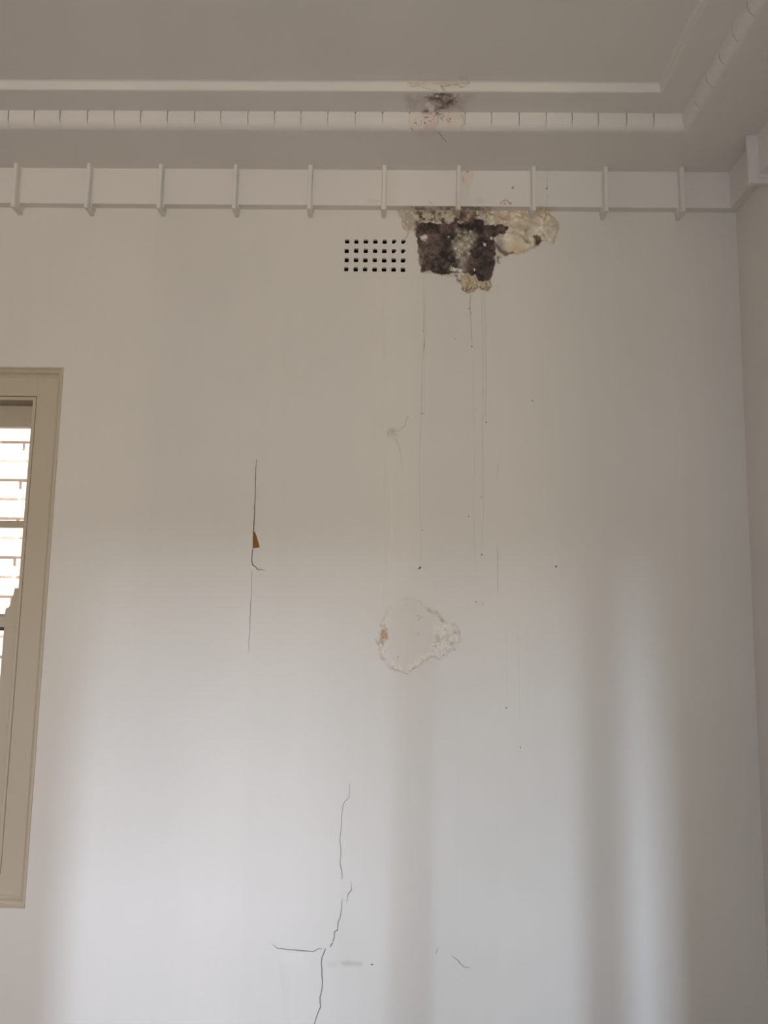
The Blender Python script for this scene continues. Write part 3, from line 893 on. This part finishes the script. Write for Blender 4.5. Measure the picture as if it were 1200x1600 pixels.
for i in range(len(bxs) - 1):
    xa, xb = bxs[i], bxs[i + 1]
    dense = xb is not None and -.0726 < xa + .04 < .26 and xa > 0
    o = bead('bead', xa, xb, TR['back'][1], dense)
    if dense:
        o['label'] = 'bead stained with mould specks'
# right-hand run, from the corner towards the camera
ys = [2.2285, 2.1349, 2.0443, 1.9551, 1.8697, 1.7819] + [1.7819 - .0885 * k for k in range(1, 11)]
for i in range(len(ys) - 1):
    if i == 0:
        st = [lambda u, z: (X1 - u, Y1 - u, z), lambda u, z: (X1 - u, ys[1] + g, z)]
    else:
        st = [lambda u, z, y=ys[i] - g: (X1 - u, y, z), lambda u, z, y=ys[i + 1] + g: (X1 - u, y, z)]
    link('bead', extrude_profile('bead', st, bp), m_ceil, TR['right'][1])

# brackets: thin stepped fins over the band, wrapping beneath it
def fin_mesh(name, along, back_side, dense=False):
    """fin profile in (projection u, z); along gives point for (t across, u, z)"""
    bm = bmesh.new()
    for (hw, pj, zb) in ((.0095, .0335, 2.8895), (.0068, .0575, 2.8738), (.0056, .0610, 2.8730)):
        zt = ZB + .0015
        vs = []
        zs = [zb, zb + .0015] + ([zb + .01 * k for k in range(1, 15)] if dense else []) + [zt]
        for (t, u) in ((-hw, 0.0), (-hw, pj - .0012), (-hw + .0012, pj), (hw - .0012, pj), (hw, pj - .0012), (hw, 0.0)):
            vs.append([bm.verts.new(along(t, u, z)) for z in zs])
        for i in range(len(vs)):
            j = (i + 1) % len(vs)
            for k in range(len(zs) - 1):
                bm.faces.new([vs[i][k], vs[j][k], vs[j][k + 1], vs[i][k + 1]])
        bm.faces.new([c[0] for c in vs])
        bm.faces.new([c[-1] for c in vs])
    return bm_mesh(name, bm)


def fin_stain(px, py):
    L = Layer(px.shape)
    n2 = fbm(px, py, 5, 4, 61)
    L.over(kb((150, 128, 104)), np.clip((py - 296) / 34, 0, 1) * np.clip(.45 + 2 * n2, 0, .8))
    return L


fme = fin_mesh('bracket', lambda t, u, z: (t, -u, z), 'back')
for k in range(-3, 10):
    x = [-1.3146, -1.0665, -.8225, -.5697, -.3179, -.0702, .1786, .4276, .6661, .9175][k] if k >= 0 else -1.3146 + .248 * k
    if k == 6:
        me = fin_mesh('bracket', lambda t, u, z: (x + t, Y1 - u, z), 'back', True)
        painted(me, fin_stain)
        o = tag(link('bracket', me, m_ceil_stain, TR['back'][0]), 'bracket with brown damp stain at its foot')
    else:
        o = link('bracket', fme, m_ceil, TR['back'][0])
        o.location = (x, Y1, 0)
rme = fin_mesh('bracket', lambda t, u, z: (-u, t, z), 'right')
for k in range(6):
    o = link('bracket', rme, m_ceil, TR['right'][0])
    o.location = (X1, 2.2720 - .248 * k, 0)

# stains on the frieze, border and step above the mould patch
def band_stain(px, py):
    L = Layer(px.shape)
    n2, n3 = fbm(px, py, 6, 4, 71), fbm(px, py, 2.5, 3, 72)
    L.over(kb((166, 154, 134)), sstep(sdf(px + 4 * n2, py + 4 * n2, [(722, 270), (741, 271), (737, 280), (738, 290), (730, 299), (724, 290)]), 2.5) * np.clip(.4 + 2 * n2, 0, .6))
    L.over(kb((136, 112, 92)), sstep(ldist(px + 3 * n2, py, [(724, 276), (725, 285)]) - .7, .9) * .6)
    L.over(kb((130, 120, 104)), sstep(ldist(px + 3 * n2, py, [(739, 271), (737, 279)]) - .7, .9) * .5)
    for pts in ([(782, 319), (786, 315), (791, 312), (796, 317), (799, 320)], [(786, 320), (790, 318)], [(794, 319.5), (799, 317)]):
        L.over(kb((128, 92, 58)), sstep(ldist(px + 2.2 * n2, py + 2.2 * n3, pts) - .8, .8) * np.clip(.8 + 3 * n3, .2, .95))
    L.over(kb((110, 100, 88)), sstep(ldist(px, py + n2, [(670, 315), (674, 317.5), (676, 319)]) - .5, .7) * .6)
    for cx, cy, r in ((730.5, 268.5, 1.5), (801, 293.5, 1.6), (854, 294.5, 1.5)):
        L.over(kb((86, 74, 62)), sstep(np.hypot(px - cx, py - cy) - r, .8) * .85)
    L.over(kb((120, 108, 92)), sstep(np.abs(px - 855 - 1.2 * n2) - .4, .7) * np.clip((py - 262) / 10, 0, 1) * np.clip(6 * n3 + .25, 0, .7))
    L.over(kb((148, 146, 128)), sstep(np.hypot((px - 750) / 6, (py - 314) / 5) - .8 + n2, .5) * .4)
    L.over(kb((150, 140, 112)), np.clip(1 - np.abs(py - 314) / 4, 0, 1) * np.clip((604 - px) / 6, 0, 1) * np.clip((px - 570) / 6, 0, 1) * np.clip(3 * n2, 0, .4))
    return L


stain_grid('damp_stain', 568, 862, 262, 323.5, 1.0, band_stain, m_ceil_stain, TR['back'][0], on_plane_y(Y1 - .0305), 'small brown damp stains and dots on the frieze', base=.0003)


def soffit_stain(px, py):
    L = Layer(px.shape)
    n1, n2 = fbm(px, py, 12, 4, 81), fbm(px, py, 4, 4, 82)
    kk = lambda c: alb(c, CEIL, lin((132, 126, 112)))
    L.over(kk((92, 76, 62)), sstep(sdf(px + 6 * n1, py, [(640, 316), (764, 316), (770, 336), (636, 336)]), 8) * np.clip(.3 + 2.5 * n1 + 2 * n2, 0, .85))
    L.over(kk((120, 98, 70)), sstep(sdf(px + 6 * n1, py, [(835, 316), (862, 316), (862, 336), (835, 336)]), 5) * np.clip(.35 + 2.5 * n2, 0, .7))
    L.over(kk((60, 48, 42)), sstep(sdf(px + 4 * n1, py, [(700, 316), (726, 316), (730, 336), (696, 336)]), 4) * np.clip(.3 + 3 * n2, 0, .85))
    return L


def soffit_clip(px, py, off):
    P = on_plane_z(2.9026)(px, py, off)
    P[..., 1] = np.clip(P[..., 1], Y1 - .029, Y1 - .0005)
    return P


stain_grid('damp_stain', 630, 870, 321, 334, .7, soffit_stain, m_ceil_stain, TR['back'][0], soffit_clip, 'brown damp stain under the frieze', base=.0003)


def strip_clip(px, py, off):
    P = on_plane_z(Z1)(px, py, off)
    P[..., 1] = np.clip(P[..., 1], Y1 - .362, Y1 - .2715)
    return P


stain_grid('ceiling_mould', 626, 745, 141, 177, .6, ceiling_mould, m_ceil_stain, TR['back'][2], strip_clip, 'dark mould between the step moulding and the beads', base=.0004)


def border_stain(px, py):
    L = Layer(px.shape)
    n1, n2 = fbm(px, py, 12, 4, 91), fbm(px, py, 4, 4, 92)
    L.over(kc((96, 90, 80)), sstep(ldist(px + 2 * n2, py + 2 * n2, [(684, 206), (689, 211), (692, 216), (698, 222)]) - .8, 1) * .75)
    L.over(kc((124, 112, 106)), sstep(sdf(px + 6 * n1, py + 4 * n1, [(645, 204), (690, 204), (682, 212), (660, 212)]), 4) * .5)
    return L


stain_grid('damp_stain', 636, 706, 205.5, 226, .8, border_stain, m_ceil_stain, TR['back'][1], on_plane_z(ZB), 'short dark hairline under the stained beads', base=.0003)


def step_stain(px, py):
    L = Layer(px.shape)
    n1, n2, n3 = fbm(px, py, 14, 4, 101), fbm(px, py, 5, 4, 102), fbm(px, py, 2.5, 3, 103)
    L.over(kb((160, 152, 136)), sstep(sdf(px + 8 * n1, py + 3 * n2, [(632, 128), (733, 128), (722, 138), (640, 138)]), 3) * .55)
    for pts, w, a in (([(634, 130), (650, 131), (680, 130.5), (705, 131), (733, 129.5)], .9, .55), ([(733, 129.5), (726, 135), (720, 136.5), (716, 132.5), (705, 133), (690, 135)], .8, .75),
                      ([(642, 135), (655, 134), (665, 138), (682, 141)], .8, .5), ([(690, 135), (694, 141)], 2.2, .4)):
        L.over(kb((112, 98, 70)), sstep(ldist(px + 2 * n2, py + 1.5 * n3, pts) - w, .8) * a * np.clip(.8 + 2 * n2, .3, 1))
    return L


sv, sc_, sf = [], [], []
sprof = [(u + .0004, z - .0003) for u, z in step[1:8]]
dpf = []
for a_, b_ in zip(sprof[:-1], sprof[1:]):
    n = max(1, int(math.hypot(b_[0] - a_[0], b_[1] - a_[1]) / .0011))
    dpf += [(a_[0] + (b_[0] - a_[0]) * k / n, a_[1] + (b_[1] - a_[1]) * k / n) for k in range(n)]
dpf.append(sprof[-1])
sx = np.arange(.00, .26, .0013)
sv = [(x, Y1 - u, z) for x in sx for u, z in dpf]
nd = len(dpf)
sf = [(i * nd + j, (i + 1) * nd + j, (i + 1) * nd + j + 1, i * nd + j + 1) for i in range(len(sx) - 1) for j in range(nd - 1)]
me = mesh('damp_stain', sv, sf)
painted(me, step_stain)
tag(link('damp_stain', me, m_ceil_stain, TR['back'][2], True), 'yellow-brown tide lines along the step moulding')


def ceil_edge(px, py):
    L = Layer(px.shape)
    n2 = fbm(px, py, 5, 4, 111)
    for pts, w, a in (([(655, 125), (672, 126), (688, 124), (700, 127), (722, 127)], .8, .45), ([(721, 122), (728, 121), (731, 126)], 2.4, .3)):
        L.over(kc((100, 90, 74)), sstep(ldist(px + 3 * n2, py + 2 * n2, pts) - w, 1.3) * a * np.clip(.8 + 3 * n2, .1, 1))
    return L


stain_grid('damp_stain', 648, 740, 116, 127.5, .8, ceil_edge, m_ceil_stain, ceil, on_plane_z(Z2), 'faint brown tide line at the edge of the upper ceiling', base=.0003)

# ------------------------------------------------------------------ window at the left edge
win = bpy.data.objects.new('window_1', None)
C.objects.link(win)
win.location = ((WX0 + WX1) / 2, Y1, WZ0)
tag(win, 'beige painted sash window at the left edge, set in a moulded frame', 'window', 'structure')


def ring(name, prof, x0=WX0, x1=WX1, z0=WZ0, z1=WZ1):
    """mitred rectangular frame; prof: closed (inset from opening edge, depth behind the wall face)"""
    n = len(prof)
    vs = []
    for (sx_, sz_) in ((0, 0), (1, 0), (1, 1), (0, 1)):
        for u, dpt in prof:
            vs.append((x1 - u if sx_ else x0 + u, Y1 + dpt, z1 - u if sz_ else z0 + u))
    fs = []
    for s in range(4):
        for i in range(n):
            j, s2 = (i + 1) % n, (s + 1) % 4
            fs.append((s * n + i, s * n + j, s2 * n + j, s2 * n + i))
    bm = bmesh.new()
    bv = [bm.verts.new(v) for v in vs]
    for f in fs:
        bm.faces.new([bv[i] for i in f])
    return bm_mesh(name, bm)


def wpart(name, me, mat=m_wood, parent=None):
    o = link(name, me, mat)
    if parent is None:
        return at_root(o, win)
    o.parent = parent
    o.matrix_parent_inverse = Matrix.Identity(4)
    return o


wpart('frame_moulding', ring('frame_moulding', [(0, .03), (0, -.004), (.0045, -.004), (.006, .0005), (.0085, .001), (.0095, .004), (.0125, .005), (.0165, .008), (.0195, .0125),
                                                (.0205, .0165), (.024, .017), (.0250, .0200), (.0285, .0205), (.0295, .024), (.0295, .045), (0, .045)]))
# four mitred-looking casing boards
CA, CB = .0290, .0930
for nm, a_, b_ in (('casing', (WX1 - CB, Y1 + .022, WZ0 + CA), (WX1 - CA, Y1 + .045, WZ1 - CA)), ('casing', (WX0 + CA, Y1 + .022, WZ0 + CA), (WX0 + CB, Y1 + .045, WZ1 - CA)),
                   ('casing', (WX0 + CB, Y1 + .0222, WZ1 - CB), (WX1 - CB, Y1 + .045, WZ1 - CA)), ('casing', (WX0 + CB, Y1 + .0222, WZ0 + CA), (WX1 - CB, Y1 + .045, WZ0 + CB))):
    bm = bmesh.new()
    bm_box(bm, a_, b_, .0012)
    wpart(nm, bm_mesh(nm, bm))
wpart('staff_bead', ring('staff_bead', [(CB + .0022, .060), (CB + .0022, .0245), (CB + .0040, .0225), (CB + .0125, .0225), (CB + .0142, .0245), (CB + .0142, .060)]))
wpart('sash_box', ring('sash_box', [(CA + .004, .046), (CB + .006, .046), (CB + .006, .215), (CA - .028, .215), (CA - .028, .046)]))
IX0, IX1, IZ0, IZ1 = WX0 + CB + .007, WX1 - CB - .007, WZ0 + CB + .007, WZ1 - CB - .007


def sash(name, y, z0, z1, rails, label, st=.046):
    """rails: (name, z0, z1) list of horizontal members; stiles 48 mm"""
    s = bpy.data.objects.new(name, None)
    C.objects.link(s)
    at_root(s, win)
    s['label'] = label

    def sp_(nm, a_, b_, bev=.002):
        bm = bmesh.new()
        bm_box(bm, a_, b_, bev)
        return wpart(nm, bm_mesh(nm, bm), m_wood, s)
    sp_('stile', (IX0, y, z0), (IX0 + st, y + .038, z1))
    sp_('stile', (IX1 - st, y, z0), (IX1, y + .038, z1))
    for nm, a_, b_ in rails:
        sp_(nm, (IX0 + st, y + (.001 if nm != 'glazing_bar' else .006), a_), (IX1 - st, y + .037, b_))
    return s, sp_


up, usp = sash('upper_sash', Y1 + .118, 1.485, IZ1, [('top_rail', 2.163, IZ1), ('glazing_bar', 1.813, 1.836), ('meeting_rail', 1.485, 1.520)], 'upper sash with one glazing bar')
wpart('glass_pane', ring('x', [(0, 0)]) if 0 else (lambda bm: (bm_box(bm, (IX0 + .03, Y1 + .136, 1.50), (IX1 - .03, Y1 + .139, 2.18)), bm_mesh('glass_pane', bm))[1])(bmesh.new()), m_glass, up)
lo, lsp = sash('lower_sash', Y1 + .050, IZ0, 1.480, [('meeting_rail', 1.478, 1.5132), ('bottom_rail', IZ0, IZ0 + .075)], 'lower sash with shaped horns', .058)
wpart('glass_pane', (lambda bm: (bm_box(bm, (IX0 + .03, Y1 + .068, IZ0 + .05), (IX1 - .03, Y1 + .071, 1.490)), bm_mesh('glass_pane', bm))[1])(bmesh.new()), m_glass, lo)
for sgn, xo in ((-1, IX1), (1, IX0)):
    hp = [(0, 1.480), (.058, 1.480), (.0575, 1.536), (.0545, 1.5400), (.0500, 1.5415), (.0466, 1.5435), (.0440, 1.549), (.0422, 1.555), (.0382, 1.5718), (.0342, 1.5907), (.0326, 1.601), (.0322, 1.6055), (0, 1.6055)]
    bm = bmesh.new()
    ps = [(xo + sgn * u, z) for u, z in hp]
    f = bm.faces.new([bm.verts.new((x, Y1 + .050, z)) for x, z in ps])
    r = bmesh.ops.extrude_face_region(bm, geom=[f])
    for v in r['geom']:
        if isinstance(v, bmesh.types.BMVert):
            v.co.y += .038
    wpart('horn', bm_mesh('horn', bm), m_wood, lo)
bm = bmesh.new()
bm_box(bm, (IX0, Y1 + .088, 1.4655), (IX1, Y1 + .112, 1.4800))
tag(wpart('gap_shade', bm_mesh('gap_shade', bm), m_dark), 'black strip standing in for the shade between the two sashes')  # solid near-black bar, shade of the gap put into its colour
bm = bmesh.new()
bm_box(bm, (WX0 - .03, Y1 + .215, WZ0 - .05), (WX1 + .03, Y1 + T + .05, WZ0 + .03), .004)
wpart('outer_sill', bm_mesh('outer_sill', bm), m_wood)

# ------------------------------------------------------------------ neighbour's brick wall outside
YN = 3.40
zj = atY(20, 691.6, YN)[2]
nb = box('neighbour_wall', (-4.2, YN + .006, 0), (.2, YN + .23, 2.95), m_mortar)
tag(nb, 'sunlit pale pink brick wall outside, seen through the window', 'wall')
bme = None
for kx in range(2):
    bm = bmesh.new()
    bm_box(bm, (-.115, 0, -.0385), (.115, .05, .0385), .003)
    if bme is None: bme = bm_mesh('brick', bm)
    else: bm.free()
for r_ in range(-15, 9):
    z = zj + .0860 * r_ + .043
    for c_ in range(-6, 4):
        x = -1.690 + .24 * c_ + (.12 if r_ % 2 == 0 else 0) + .12
        o = link('brick', bme, m_brick, nb)
        o.location = (x + rng.uniform(-.002, .002), YN - .002 + rng.uniform(-.0015, .0015), z)
tag(box('ground', (-14, -30, -.35), (14, 14, -.12), paint('dark_soil', (.045, .042, .036), rough=.95, bump=0)), 'dark soil outside', 'ground', 'structure')
